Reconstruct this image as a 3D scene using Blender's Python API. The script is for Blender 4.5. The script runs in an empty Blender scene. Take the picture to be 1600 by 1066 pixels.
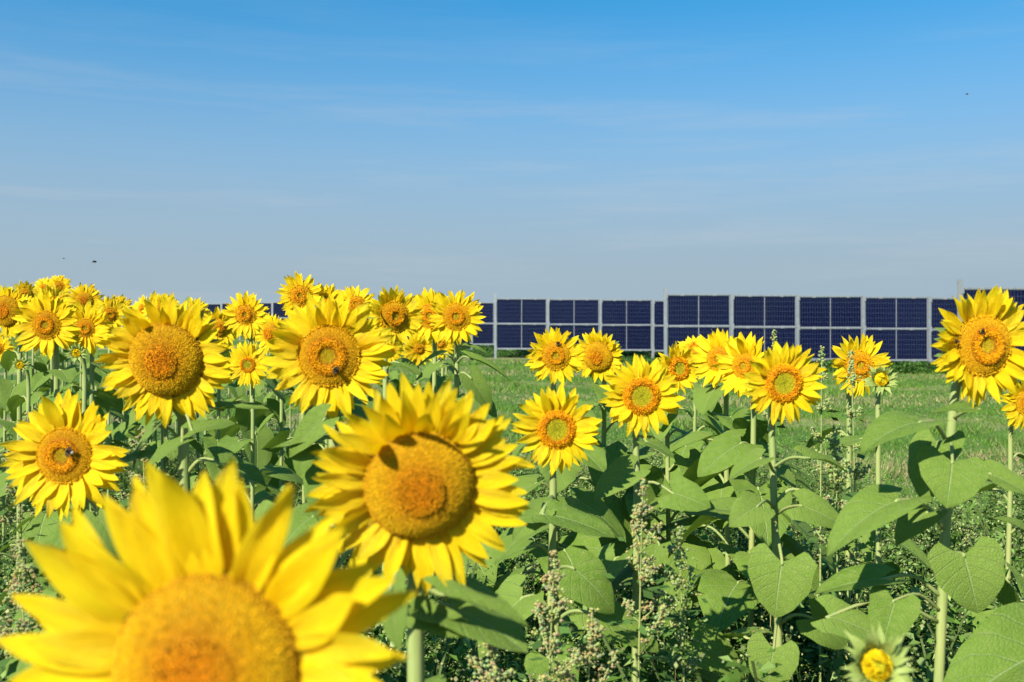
import bpy, math, random
import numpy as np
from mathutils import Vector, Matrix

random.seed(11)
rng = np.random.default_rng(11)
R = math.radians
sc = bpy.context.scene
COL = sc.collection

# ------------------------------------------------------------------ camera
CAMH, FPX, HY = 1.60, 1555.0, 505.0      # eye height, focal length in photo pixels, horizon row
cam_d = bpy.data.cameras.new('camera'); cam = bpy.data.objects.new('camera', cam_d); COL.objects.link(cam)
cam.location = (0, 0, CAMH); cam.rotation_euler = (R(90), 0, 0)
cam_d.sensor_width = 36; cam_d.lens = 35; cam_d.shift_y = -(533 - HY) / 1600
cam_d.clip_start = .05; cam_d.clip_end = 6000
cam_d.dof.use_dof = True; cam_d.dof.focus_distance = 3.8; cam_d.dof.aperture_fstop = 5.2
sc.camera = cam

# ------------------------------------------------------------------ sky and sun
SUN = Vector((-.50, -.68, .64)).normalized()     # direction to the sun: behind the camera, left
w = bpy.data.worlds.new('World'); sc.world = w; w.use_nodes = True
nt = w.node_tree; nt.nodes.clear()
out = nt.nodes.new('ShaderNodeOutputWorld'); bg = nt.nodes.new('ShaderNodeBackground')
sky = nt.nodes.new('ShaderNodeTexSky'); sky.sky_type = 'NISHITA'; sky.sun_disc = False
sky.sun_elevation = math.asin(SUN.z); sky.sun_rotation = math.atan2(SUN.x, SUN.y)
sky.air_density = 1.0; sky.dust_density = 0.0; sky.ozone_density = 6.0; sky.altitude = 0
hsv = nt.nodes.new('ShaderNodeHueSaturation'); hsv.inputs['Saturation'].default_value = 1.24; hsv.inputs['Hue'].default_value = .481; hsv.inputs['Value'].default_value = 1.06
bg.inputs['Strength'].default_value = .11
# thin cirrus streaks
tc = nt.nodes.new('ShaderNodeTexCoord'); mp = nt.nodes.new('ShaderNodeMapping')
mp.inputs['Scale'].default_value = (1.5, 1.5, 20); mp.inputs['Rotation'].default_value = (0, R(-2), R(64))
nz = nt.nodes.new('ShaderNodeTexNoise'); nz.inputs['Scale'].default_value = 1.6; nz.inputs['Detail'].default_value = 7; nz.inputs['Roughness'].default_value = .62
rp = nt.nodes.new('ShaderNodeMapRange'); rp.inputs[1].default_value = .50; rp.inputs[2].default_value = .82; rp.inputs[3].default_value = 0; rp.inputs[4].default_value = .40
mixc = nt.nodes.new('ShaderNodeMix'); mixc.data_type = 'RGBA'
mixc.inputs[7].default_value = (2.9, 3.1, 3.35, 1)
L = nt.links.new
L(tc.outputs['Generated'], mp.inputs[0]); L(mp.outputs[0], nz.inputs[0]); L(nz.outputs[0], rp.inputs[0])
# summer haze whitening the sky towards the horizon, the same all round
skymap = nt.nodes.new('ShaderNodeMapping'); skymap.inputs['Location'].default_value = (0, 0, .15)
L(tc.outputs['Generated'], skymap.inputs[0]); L(skymap.outputs[0], sky.inputs[0])
sep = nt.nodes.new('ShaderNodeSeparateXYZ'); L(tc.outputs['Generated'], sep.inputs[0])
hz = nt.nodes.new('ShaderNodeMapRange'); hz.interpolation_type = 'SMOOTHSTEP'
hz.inputs[1].default_value = .03; hz.inputs[2].default_value = .345; hz.inputs[3].default_value = 1; hz.inputs[4].default_value = 0
L(sep.outputs[2], hz.inputs[0])
hmix = nt.nodes.new('ShaderNodeMix'); hmix.data_type = 'RGBA'; hmix.inputs[7].default_value = (1.86, 2.44, 2.88, 1)
L(hz.outputs[0], hmix.inputs[0]); L(hsv.outputs[0], hmix.inputs[6])
L(sky.outputs[0], hsv.inputs['Color']); L(hmix.outputs[2], mixc.inputs[6]); 
bank = nt.nodes.new('ShaderNodeMapRange'); bank.interpolation_type = 'SMOOTHSTEP'
for i_, x_ in enumerate((.17, .30, 1., .18)): bank.inputs[i_ + 1].default_value = x_
L(sep.outputs[2], bank.inputs[0])
cfac = nt.nodes.new('ShaderNodeMath'); cfac.operation = 'MULTIPLY'; L(rp.outputs[0], cfac.inputs[0]); L(bank.outputs[0], cfac.inputs[1])
L(cfac.outputs[0], mixc.inputs[0])
L(mixc.outputs[2], bg.inputs[0]); L(bg.outputs[0], out.inputs[0])

sd = bpy.data.lights.new('sun', 'SUN'); sd.energy = 4.8; sd.angle = R(.53); sd.color = (1, .95, .87)
so = bpy.data.objects.new('sun', sd); COL.objects.link(so); so.location = (-20, -20, 30)
so.rotation_euler = SUN.to_track_quat('Z', 'Y').to_euler()

sc.view_settings.view_transform = 'Standard'; sc.view_settings.look = 'None'
sc.view_settings.exposure = 0.85; sc.view_settings.gamma = 1
sc.render.engine = 'CYCLES'

# ------------------------------------------------------------------ helpers
def at(px, py, d):
    """photo pixel seen at distance d -> point in the place"""
    return Vector(((px - 800) / FPX * d, d, CAMH + (HY - py) * d / FPX))

def smooth01(a, b, x):
    t = min(1, max(0, (x - a) / (b - a))); return t * t * (3 - 2 * t)
def gz(x, y):
    """terrain height"""
    return (.128 - .014 * math.sqrt((x + 1) ** 2 + 4)) * smooth01(9, 28, y) + .75 * smooth01(46, 80, y) * smooth01(2, -14, x)

def mesh(name, v, f, mats, cols=None, uvs=None, midx=None, smooth=True):
    me = bpy.data.meshes.new(name)
    v = np.asarray(v, dtype=np.float32)
    if isinstance(f, np.ndarray):
        nf, k = f.shape
        me.vertices.add(len(v)); me.vertices.foreach_set('co', v.ravel())
        me.loops.add(nf * k); me.loops.foreach_set('vertex_index', f.astype(np.int32).ravel())
        me.polygons.add(nf); me.polygons.foreach_set('loop_start', np.arange(0, nf * k, k, dtype=np.int32))
        me.update(calc_edges=True)
    else:
        me.from_pydata([tuple(map(float, p)) for p in v], [], f); me.update()
    if cols is not None:
        ca = me.color_attributes.new('Col', 'FLOAT_COLOR', 'POINT')
        c4 = np.ones((len(v), 4), np.float32); c4[:, :3] = cols
        ca.data.foreach_set('color', c4.ravel())
    if uvs is not None:
        ul = me.uv_layers.new(name='UVMap')
        li = np.empty(len(me.loops), np.int32); me.loops.foreach_get('vertex_index', li)
        ul.data.foreach_set('uv', np.asarray(uvs, np.float32)[li].ravel())
    for m in (mats if isinstance(mats, (list, tuple)) else [mats]): me.materials.append(m)
    if midx is not None: me.polygons.foreach_set('material_index', np.asarray(midx, np.int32))
    me.polygons.foreach_set('use_smooth', np.full(len(me.polygons), smooth))
    me.update()
    return me

def ob(name, me, parent=None, mat=None, **props):
    o = bpy.data.objects.new(name, me); COL.objects.link(o)
    if parent is not None: o.parent = parent
    if mat is not None: o.matrix_basis = mat
    for k, val in props.items(): o[k] = val
    return o

def thing(name, loc, label, cat, group=None):
    o = ob(name, None, None, Matrix.Translation(loc), label=label, category=cat)
    o.empty_display_size = .05
    if group: o['group'] = group
    return o

def catmull(pts, n):
    pts = [Vector(p) for p in pts]; P = [pts[0] * 2 - pts[1]] + pts + [pts[-1] * 2 - pts[-2]]
    res = []
    for i in range(1, len(P) - 2):
        for k in range(n):
            t = k / n; a, b, c, d = P[i-1:i+3]
            res.append(.5 * ((2*b) + (c-a)*t + (2*a-5*b+4*c-d)*t*t + (3*b-a-3*c+d)*t**3))
    res.append(pts[-1]); return res

def tube_geo(path, rad, seg=7):
    V, F = [], []; n = len(path)
    up = Vector((1, 0, 0))
    for i, p in enumerate(path):
        t = (path[min(i+1, n-1)] - path[max(i-1, 0)]).normalized()
        a = (up - t * up.dot(t))
        if a.length < 1e-4: a = Vector((0, 1, 0)) - t * t.y
        a.normalize(); up = a; b = t.cross(a)
        r = rad(i / (n-1)) if callable(rad) else rad
        for k in range(seg):
            an = 2 * math.pi * k / seg
            V.append(p + (a * math.cos(an) + b * math.sin(an)) * r)
    for i in range(n - 1):
        for k in range(seg):
            k2 = (k + 1) % seg
            F.append((i*seg+k, i*seg+k2, (i+1)*seg+k2, (i+1)*seg+k))
    F.append(tuple(range(seg))[::-1]); F.append(tuple(range((n-1)*seg, n*seg)))
    return V, F

def box_geo(boxes):
    V, F = [], []
    for (x0, x1, y0, y1, z0, z1) in boxes:
        b = len(V)
        V += [(x0,y0,z0),(x1,y0,z0),(x1,y1,z0),(x0,y1,z0),(x0,y0,z1),(x1,y0,z1),(x1,y1,z1),(x0,y1,z1)]
        F += [tuple(b+i for i in q) for q in ((0,3,2,1),(4,5,6,7),(0,1,5,4),(1,2,6,5),(2,3,7,6),(3,0,4,7))]
    return V, F

# ------------------------------------------------------------------ materials
class NT:
    def __init__(s, name):
        s.m = bpy.data.materials.new(name); s.m.use_nodes = True; s.t = s.m.node_tree; s.t.nodes.clear()
        s.out = s.n('OutputMaterial')
    def n(s, ty, **kw):
        nd = s.t.nodes.new('ShaderNode' + ty)
        for k, v in kw.items(): setattr(nd, k, v)
        return nd
    def l(s, a, b): s.t.links.new(a, b)
    def set(s, inp, v):
        if hasattr(v, 'is_output'): s.l(v, inp)
        else: inp.default_value = v
    def math(s, op, a, b=0, c=None):
        nd = s.n('Math', operation=op); s.set(nd.inputs[0], a); s.set(nd.inputs[1], b)
        if c is not None: s.set(nd.inputs[2], c)
        return nd.outputs[0]
    def mix(s, f, a, b, blend='MIX'):
        nd = s.n('Mix', data_type='RGBA', blend_type=blend)
        s.set(nd.inputs[0], f); s.set(nd.inputs[6], a); s.set(nd.inputs[7], b); return nd.outputs[2]
    def noise(s, vec, scale, detail=4, rough=.55):
        nd = s.n('TexNoise'); nd.inputs['Scale'].default_value = scale; nd.inputs['Detail'].default_value = detail
        nd.inputs['Roughness'].default_value = rough
        if vec is not None: s.l(vec, nd.inputs['Vector'])
        return nd.outputs['Fac']
    def rng(s, v, a, b, c=0., d=1.):
        nd = s.n('MapRange'); s.set(nd.inputs[0], v)
        for i, x in enumerate((a, b, c, d)): nd.inputs[i+1].default_value = x
        return nd.outputs[0]
    def pbr(s, col, rough=.6, spec=.3, metal=0., bump=None, bd=.01, trans=0., tcol=None):
        p = s.n('BsdfPrincipled'); s.set(p.inputs['Base Color'], col); s.set(p.inputs['Roughness'], rough)
        p.inputs['Specular IOR Level'].default_value = spec; s.set(p.inputs['Metallic'], metal)
        if bump is not None:
            b = s.n('Bump'); b.inputs['Strength'].default_value = .6; b.inputs['Distance'].default_value = bd
            s.l(bump, b.inputs['Height']); s.l(b.outputs[0], p.inputs['Normal'])
        sh = p.outputs[0]
        if trans:
            t = s.n('BsdfTranslucent'); s.set(t.inputs[0], tcol if tcol is not None else col)
            mx = s.n('MixShader'); mx.inputs[0].default_value = trans
            s.l(sh, mx.inputs[1]); s.l(t.outputs[0], mx.inputs[2]); sh = mx.outputs[0]
        s.l(sh, s.out.inputs[0]); return s.m
def c4(r, g, b): return (r, g, b, 1.)

def mat_petal():
    s = NT('petal_yellow'); uv = s.n('TexCoord').outputs['UV']; sp = s.n('SeparateXYZ'); s.l(uv, sp.inputs[0])
    u, v = sp.outputs[0], sp.outputs[1]
    info = s.n('ObjectInfo').outputs['Random']
    col = s.mix(info, c4(.95, .69, .005), c4(.97, .755, .011))
    base = s.rng(v, .0, .42, 1., 0.)
    col = s.mix(s.math('MULTIPLY', base, .5), col, c4(.90, .52, .001))
    st = s.n('Combine' + 'XYZ'); s.l(s.math('MULTIPLY', u, 15), st.inputs[0]); s.l(s.math('MULTIPLY', v, .9), st.inputs[1]); s.l(s.math('MULTIPLY', info, 40), st.inputs[2])
    nz = s.noise(st.outputs[0], 2.0, 3)
    col = s.mix(s.rng(nz, .45, .8, 0., .5), col, c4(.88, .56, .002))
    return s.pbr(col, .5, .22, bump=nz, bd=.006, trans=.33, tcol=s.mix(.7, col, c4(1., .60, .0)))
def mat_vcol(name, rough=.7, spec=.2, trans=0., noise=None):
    s = NT(name); a = s.n('VertexColor'); a.layer_name = 'Col'; col = a.outputs[0]
    if noise:
        nz = s.noise(s.n('TexCoord').outputs['Object'], noise, 3)
        col = s.mix(s.rng(nz, .35, .7, 0, .5), col, s.mix(1., col, c4(.62, .62, .55), 'MULTIPLY'))
    return s.pbr(col, rough, spec, trans=trans)
def mat_leaf():
    s = NT('sunflower_leaf'); tcn = s.n('TexCoord'); sp = s.n('SeparateXYZ'); s.l(tcn.outputs['UV'], sp.inputs[0])
    u = sp.outputs[1]; v = s.math('ABSOLUTE', s.math('SUBTRACT', s.math('MULTIPLY', sp.outputs[0], 2), 1))
    info = s.n('ObjectInfo').outputs['Random']
    col = s.mix(info, c4(.118, .205, .022), c4(.172, .262, .040))
    nz = s.noise(tcn.outputs['Object'], 7, 4)
    col = s.mix(s.rng(nz, .35, .7), col, c4(.18, .26, .045))
    lat = s.math('PINGPONG', s.math('SUBTRACT', s.math('MULTIPLY', u, 5.5), s.math('MULTIPLY', v, 2.0)), .5)
    latm = s.rng(lat, 0., .055, 1., 0.); mid = s.rng(v, .012, .035, 1., 0.)
    vein = s.math('MAXIMUM', s.math('MULTIPLY', latm, .6), mid)
    net = s.n('TexVoronoi'); net.feature = 'DISTANCE_TO_EDGE'; net.inputs['Scale'].default_value = 26; s.l(tcn.outputs['UV'], net.inputs['Vector'])
    col = s.mix(s.math('MULTIPLY', vein, .75), col, c4(.30, .38, .14))
    spot = s.noise(tcn.outputs['Object'], 17, 3)
    col = s.mix(s.rng(spot, .66, .74, 0, .6), col, c4(.24, .21, .07))
    h = s.math('ADD', s.math('MULTIPLY', vein, -1.), s.math('MULTIPLY', s.rng(net.outputs['Distance'], 0, .2), .25))
    return s.pbr(col, .58, .16, bump=h, bd=.007, trans=.2, tcol=c4(.22, .36, .03))
def mat_stem():
    s = NT('sunflower_stem'); tcn = s.n('TexCoord'); mp_ = s.n('Mapping'); mp_.inputs['Scale'].default_value = (60, 60, 6); s.l(tcn.outputs['Object'], mp_.inputs[0])
    nz = s.noise(mp_.outputs[0], 1., 4); n2 = s.noise(tcn.outputs['Object'], 4, 2)
    col = s.mix(s.rng(nz, .3, .7), c4(.20, .28, .07), c4(.33, .38, .13))
    col = s.mix(s.rng(n2, .45, .7, 0, .6), col, c4(.38, .36, .12))
    return s.pbr(col, .6, .25, bump=nz, bd=.003)
def mat_plain(name, a, b, scale, rough=.6, spec=.3, metal=0., trans=0.):
    s = NT(name); nz = s.noise(s.n('TexCoord').outputs['Object'], scale, 5)
    return s.pbr(s.mix(s.rng(nz, .3, .7), c4(*a), c4(*b)), rough, spec, metal, trans=trans)
def mat_cells():
    s = NT('solar_cells'); o = s.n('TexCoord').outputs['Object']; sp = s.n('SeparateXYZ'); s.l(o, sp.inputs[0])
    cx = s.math('PINGPONG', sp.outputs[0], .0435); cz = s.math('PINGPONG', sp.outputs[2], .0835)
    bus = s.math('PINGPONG', sp.outputs[2], .0083)
    g = s.math('MAXIMUM', s.rng(cx, .002, .0042, 1., 0.), s.rng(cz, .002, .0042, 1., 0.))
    nz = s.noise(o, 3, 2)
    info = s.n('ObjectInfo').outputs['Random']
    col = s.mix(s.math('MULTIPLY', s.math('ADD', nz, info), .5), c4(.0012, .003, .018), c4(.0025, .005, .028))
    col = s.mix(s.math('MULTIPLY', s.rng(bus, .0003, .0009, 1., 0.), .2), col, c4(.1, .13, .22))
    col = s.mix(s.math('MULTIPLY', g, .24), col, c4(.22, .28, .42))
    p = s.n('BsdfPrincipled'); s.l(col, p.inputs['Base Color']); p.inputs['Roughness'].default_value = .16
    p.inputs['Specular IOR Level'].default_value = .17
    s.l(p.outputs[0], s.out.inputs[0]); return s.m
def mat_metal():
    s = NT('galvanised_steel'); o = s.n('TexCoord').outputs['Object']; nz = s.noise(o, 9, 5); n2 = s.noise(o, 60, 3)
    col = s.mix(s.rng(nz, .3, .7), c4(.27, .285, .29), c4(.38, .40, .40))
    return s.pbr(col, s.rng(n2, .3, .7, .38, .55), .5, .55)
def mat_ground():
    s = NT('field_ground'); o = s.n('TexCoord').outputs['Object']; sp = s.n('SeparateXYZ'); s.l(o, sp.inputs[0])
    n1 = s.noise(o, .9, 6, .65); n2 = s.noise(o, 14, 5, .7); n3 = s.noise(o, .25, 3)
    col = s.mix(s.rng(n2, .3, .7), c4(.05, .105, .014), c4(.10, .19, .03))
    col = s.mix(s.rng(n1, .42, .62, 0, .6), col, c4(.10, .16, .045))
    wob = s.math('ADD', sp.outputs[1], s.math('MULTIPLY', n3, 2.5))
    band = s.math('PINGPONG', wob, 4.35)
    straw = s.math('MULTIPLY', s.rng(band, .2, 1.5, 1., 0.), s.rng(n1, .38, .58))
    col = s.mix(straw, col, s.mix(n2, c4(.28, .21, .10), c4(.42, .33, .18)))
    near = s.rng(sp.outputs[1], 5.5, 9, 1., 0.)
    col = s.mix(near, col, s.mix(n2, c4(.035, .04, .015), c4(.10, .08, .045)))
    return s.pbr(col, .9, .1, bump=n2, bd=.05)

M = dict(petal=mat_petal(), disc=mat_vcol('disc_florets', .75, .15), leaf=mat_leaf(), stem=mat_stem(),
         weed=mat_vcol('weed_leaves', .6, .15, .28), grass=mat_vcol('grass_blades', .7, .2, .2),
         cells=mat_cells(), metal=mat_metal(), ground=mat_ground(),
         calyx=mat_plain('green_calyx', (.13, .21, .05), (.2, .3, .08), 20, .6, .3, 0, .15),
         bract=mat_plain('pale_bract', (.26, .36, .07), (.42, .48, .13), 14, .6, .3, 0, .25),
         alu=mat_plain('frame_aluminium', (.28, .29, .30), (.36, .37, .38), 12, .42, .5, .4),
         fur=mat_vcol('bee_fur', .85, .1), wing=mat_plain('bee_wing', (.10, .09, .07), (.2, .18, .14), 30, .25, .5, 0, .8))

# ------------------------------------------------------------------ ground
xs = np.concatenate([-np.geomspace(2500, 50, 14), np.linspace(-45, 45, 61), np.geomspace(50, 2500, 14)])
ys = np.concatenate([[-400, -60, -15], np.linspace(-5, 100, 85), np.geomspace(110, 4500, 16)])
gv = [(x, y, gz(x, y)) for y in ys for x in xs]; nx = len(xs)
gf = np.array([(j*nx+i, j*nx+i+1, (j+1)*nx+i+1, (j+1)*nx+i) for j in range(len(ys)-1) for i in range(nx-1)])
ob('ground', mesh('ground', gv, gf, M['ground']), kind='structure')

# ------------------------------------------------------------------ solar fences
BAY, ZB, ZM, ZT = 2.25, .40, 1.475, 2.55
def post_mesh(h):
    v, f = box_geo([(-.05, .05, -.055, -.047, -.5, h), (-.05, .05, .047, .055, -.5, h), (-.0045, .0045, -.0468, .0468, -.5, h - .002)])
    return mesh('post', v, f, M['metal'], smooth=False)
POST, POST_END = post_mesh(ZT + .05), post_mesh(ZT + .22)
hw = BAY / 2 - .055
def rail_mesh():
    v, f = box_geo([(-hw, hw, -.030, -.0225, -.022, .022), (-hw, hw, -.0224, .030, -.022, -.015), (-hw, hw, -.0224, .030, .015, .022)])
    return mesh('rail', v, f, M['metal'], smooth=False)
RAIL = rail_mesh()
mw, mh = 1.045, .5
MODULE = mesh('module', *box_geo([(-mw, mw, -.008, .008, -mh, mh)]), M['cells'], smooth=False)
FRAME = mesh('frame', *box_geo([(-mw-.028, mw+.028, -.02, .02, mh+.0002, mh+.022), (-mw-.028, mw+.028, -.02, .02, -mh-.022, -mh-.0002),
                               (-mw-.028, -mw-.0002, -.019, .019, -mh, mh), (mw+.0002, mw+.028, -.019, .019, -mh, mh)]), M['alu'], smooth=False)
STRIP = mesh('centre_strip', *box_geo([(-.013, .013, -.0115, .0115, -mh+.001, mh-.001)]), M['alu'], smooth=False)
CLAMP = mesh('clamp', *box_geo([(-.06, .06, -.040, -.031, -.042, .042), (-.02, .02, -.047, -.0405, -.015, .015)]), M['alu'], smooth=False)
BRACKET = mesh('bracket', *box_geo([(-.035, .035, -.068, -.056, -.09, .09), (-.012, .012, -.076, -.0685, -.05, -.03), (-.012, .012, -.076, -.0685, .03, .05)]), M['alu'], smooth=False)
ROWS = [(25.5, 1500, 2, 'nearest fence of upright solar panels at the right edge, behind the tall right sunflower'),
        (34.0, 1040, 6, 'second fence of upright solar panels, the widest and most visible one right of centre'),
        (42.7, 774, 10, 'third fence of upright solar panels, starting beside the flower in the picture centre'),
        (51.4, 601, 10, 'fourth fence of upright solar panels, showing just behind the row of centre sunflowers'),
        (60.1, 472, 8, 'fifth fence of upright solar panels, mostly hidden behind the two-ringed left centre sunflower'),
        (68.8, 375, 7, 'sixth fence of upright solar panels, glimpsed above the small left sunflowers'),
        (77.5, 301, 6, 'farthest fence of upright solar panels, a dark sliver beyond the left sunflowers')]
T = Matrix.Translation
for d, px, nb, lab in ROWS:
    x0 = (px - 800) / FPX * d
    root = thing('solar_fence', (x0, d, gz(x0, d)), lab, 'solar panels', 'fences of upright solar panels')
    g0 = gz(x0, d)
    for k in range(nb + 1):
        x = k * BAY; z = gz(x0 + x, d) - g0
        p = ob('post', POST_END if k == 0 else POST, root, T((x, 0, z)) @ Matrix.Rotation(R(random.uniform(-.3, .3)), 4, 'Y'))
        if d < 50:
            for zz in (ZB, ZM, ZT - .06): ob('bracket', BRACKET, p, T((.045, 0, zz)))
        if k < nb:
            zc = gz(x0 + x + BAY / 2, d) - g0; xc = x + BAY / 2
            rot = Matrix.Rotation(R(random.uniform(-.12, .12)), 4, 'Y')
            for zz in (ZB, ZM, ZT):
                r = ob('rail', RAIL, root, T((xc, 0, zc + zz)) @ rot)
                if d < 50:
                    for cxx in (-.55, .55): ob('clamp', CLAMP, r, T((cxx + random.uniform(-.05, .05), 0, 0)))
            for zz in ((ZB + ZM) / 2, (ZM + ZT) / 2):
                m = ob('module', MODULE, root, T((xc, .004, zc + zz)) @ rot @ Matrix.Rotation(R(random.uniform(-.5, .5)), 4, 'X'))
                ob('frame', FRAME, m); ob('centre_strip', STRIP, m)

# ------------------------------------------------------------------ sunflower pieces
def petal_mesh(seed, nu=6, nv=10, young=False):
    r = random.Random(seed)
    bend, tip, fold, tw = r.uniform(-.25, .12), r.uniform(-.3, .3), r.uniform(.12, .4), r.uniform(-.5, .5)
    wmax = r.uniform(.146, .182); side = r.uniform(-.10, .10); wav = r.uniform(.01, .035); ph = r.uniform(0, 6)
    pk = r.uniform(.88, 1.12)
    V, UV = [], []
    for j in range(nv + 1):
        t = j / nv
        wd = wmax * (max(0, math.sin(math.pi * (t ** pk * .97 + .03))) ** .72 * (1 - .0 * t) + .42 * (1 - t) ** 3) * (1 - .25 * t)
        if j == nv: wd = .006
        for i in range(nu + 1):
            s = i / nu * 2 - 1
            x = s * wd; y = t
            z = bend * t * t + tip * max(0, t - .6) ** 2 * 2.2 + fold * abs(s) * wd * (1 - .5 * t) * 1.1
            z += .012 * math.cos(s * math.pi * 3) * (1 - t) + wav * math.sin(t * 7 + ph + s * 1.3) * abs(s)
            a = tw * t * t * .8; x, z2 = x * math.cos(a) - (z * 0) , z + x * math.sin(a)
            x += side * t * t
            V.append((x, y, z2)); UV.append((i / nu, t))
    F = [(j*(nu+1)+i, j*(nu+1)+i+1, (j+1)*(nu+1)+i+1, (j+1)*(nu+1)+i) for j in range(nv) for i in range(nu)]
    return V, F, UV
PETALS = []
for k in range(12):
    v, f, uv = petal_mesh(100 + k); PETALS.append(mesh('petal', v, f, M['petal'], uvs=uv))
PETALS_LO = [petal_mesh(200 + k, 2, 4) for k in range(6)]

def leaf_mesh(seed):
    r = random.Random(seed)
    fold, droop, wav, ph, side = r.uniform(.10, .38), r.uniform(.10, .42), r.uniform(.015, .05), r.uniform(0, 6), r.uniform(-.08, .08)
    W = .5 * r.uniform(.86, 1.06)
    us = [0, .02, .06, .12, .2, .3, .4, .5, .6, .7, .8, .88, .94, 1]; nvv = 12
    V, UV = [], []
    for u in us:
        wd = W * (1 - u) ** .82 * (1 + 1.15 * u) * (.60 + .40 * min(1, (u / .1) ** .6)) * .98
        if u == 1: wd = .004
        for i in range(nvv + 1):
            s = i / nvv * 2 - 1
            ser = 1 + .035 * math.sin(u * 47 + i * 2 + seed) if abs(s) > .99 else 1
            x = s * wd * ser; a = abs(s)
            y = u - .26 * (a ** 1.4) * (1 - u) ** 3 + side * x * u
            z = fold * a * wd * .9 - droop * u * u + wav * math.sin(u * 9 + ph + s * 2.2) * a * a * (1 - u * .6)
            z -= .25 * max(0, a - .6) ** 2 * wd
            z += .018 * math.cos((u * 5.5 - a * 2) * 2 * math.pi) * a * (1 - a) * 2
            V.append((x + side * u * u, y, z)); UV.append((i / nvv, u))
    n = nvv + 1
    F = [(j*n+i, j*n+i+1, (j+1)*n+i+1, (j+1)*n+i) for j in range(len(us)-1) for i in range(nvv)]
    return mesh('leaf', V, F, M['leaf'], uvs=UV)
LEAVES = [leaf_mesh(300 + k) for k in range(9)]

def profile(kind, r):
    if kind == 'bud': return .35 * max(0, 1 - r ** 2) ** .6
    if kind == 'mature': return .46 * max(0, 1 - r ** 2.4) ** .62
    if kind == 'ring':
        return .30 * max(0, 1 - r ** 3) ** .7 - .09 * math.exp(-(r / .30) ** 2) + .03 * math.exp(-((r - .45) / .1) ** 2)
    return .20 * max(0, 1 - r ** 4) ** .7 - .07 * math.exp(-(r / .4) ** 2) + .05 * math.exp(-((r - .74) / .1) ** 2)
def lerp3(stops, r):
    for (a, ca), (b, cb) in zip(stops, stops[1:]):
        if r <= b:
            t = (r - a) / (b - a); return [ca[i] + (cb[i] - ca[i]) * t for i in range(3)]
    return stops[-1][1]
PALETTE = {
 'mature': [(0, (.62, .22, .004)), (.22, (.68, .26, .004)), (.42, (.60, .27, .004)), (.6, (.64, .34, .004)), (.85, (.68, .395, .005)), (1, (.56, .28, .004))],
 'ring':   [(0, (.50, .38, .012)), (.22, (.54, .36, .010)), (.28, (.40, .14, .005)), (.36, (.86, .38, .004)), (.50, (.84, .36, .004)), (.57, (.52, .20, .004)), (.66, (.64, .33, .005)), (1, (.72, .40, .005))],
 'bud':    [(0, (.40, .42, .015)), (.5, (.55, .50, .012)), (1, (.85, .62, .006))],
 'young':  [(0, (.38, .36, .012)), (.42, (.46, .40, .014)), (.56, (.58, .40, .008)), (.66, (.62, .20, .003)), (.76, (.86, .37, .004)), (.9, (.80, .33, .003)), (1, (.86, .48, .004))]}
def disc_mesh(kind, N, seed):
    r_ = random.Random(seed); V, F, C = [], [], []
    pal = PALETTE[kind]
    rings, seg = 12, 28
    for i in range(rings + 1):
        rr = (i / rings) ** .8
        for k in range(seg):
            a = 2 * math.pi * k / seg
            V.append((rr*math.cos(a), rr*math.sin(a), profile(kind, rr) - .02)); C.append([x * .55 for x in lerp3(pal, rr)])  # surface under the florets coloured darker: shade of the gaps painted in
    for i in range(rings):
        for k in range(seg):
            k2 = (k+1) % seg; F.append((i*seg+k, (i+1)*seg+k, (i+1)*seg+k2)); F.append((i*seg+k, (i+1)*seg+k2, i*seg+k2))
    sp = math.sqrt(math.pi / N)
    for i in range(N):
        rr = math.sqrt((i + .5) / N); a = i * 2.399963 + r_.gauss(0, .010)
        rr += r_.gauss(0, .004); rr = min(1.01, max(.005, rr))
        e = .01; dz = (profile(kind, min(1, rr + e)) - profile(kind, max(0, rr - e))) / (2 * e); dz = max(-2.5, min(2.5, dz))
        nr = Vector((-dz, 0, 1)).normalized()
        rad = Vector((math.cos(a), math.sin(a), 0)); tan = Vector((-math.sin(a), math.cos(a), 0))
        nrm = (rad * nr.x + Vector((0, 0, nr.z)) + Vector((r_.gauss(0, .15), r_.gauss(0, .15), 0))).normalized()
        p = Vector((rr*math.cos(a), rr*math.sin(a), profile(kind, min(1, rr)) - .02))
        openf = {'bud': False, 'mature': rr < .42, 'ring': .32 < rr < .6 or rr > .92, 'young': rr > .64}[kind]
        h = sp * ((1.6 if openf else .9) * r_.uniform(.7, 1.25)); wd = sp * (.55 if openf else .62)
        col = lerp3(pal, min(1, max(0, rr + r_.gauss(0, .025)))); br = r_.uniform(.75, 1.4)
        if openf and r_.random() < .2: br *= .62
        b = len(V); ph = r_.uniform(0, 6)
        t1 = nrm.cross(Vector((1, .2, 0))).normalized(); t2 = nrm.cross(t1)
        for k in range(4):
            an = ph + k * math.pi / 2
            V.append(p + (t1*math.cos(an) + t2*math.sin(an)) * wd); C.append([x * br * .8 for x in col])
        if openf:
            for k in range(4):
                an = ph + k * math.pi / 2 + .5
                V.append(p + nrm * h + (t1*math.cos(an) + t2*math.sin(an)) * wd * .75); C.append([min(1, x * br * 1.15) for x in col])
            for k in range(4): k2 = (k+1) % 4; F.append((b+k, b+k2, b+4+k2)); F.append((b+k, b+4+k2, b+4+k))
            F.append((b+4, b+5, b+6)); F.append((b+4, b+6, b+7))
        else:
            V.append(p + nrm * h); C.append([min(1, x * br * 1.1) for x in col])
            for k in range(4): F.append((b+k, b+(k+1) % 4, b+4))
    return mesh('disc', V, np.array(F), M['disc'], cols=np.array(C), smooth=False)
DISCS = {}
def disc(kind, N):
    key = (kind, N)
    if key not in DISCS: DISCS[key] = disc_mesh(kind, N, hash(kind) % 1 + N)
    return DISCS[key]

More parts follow.
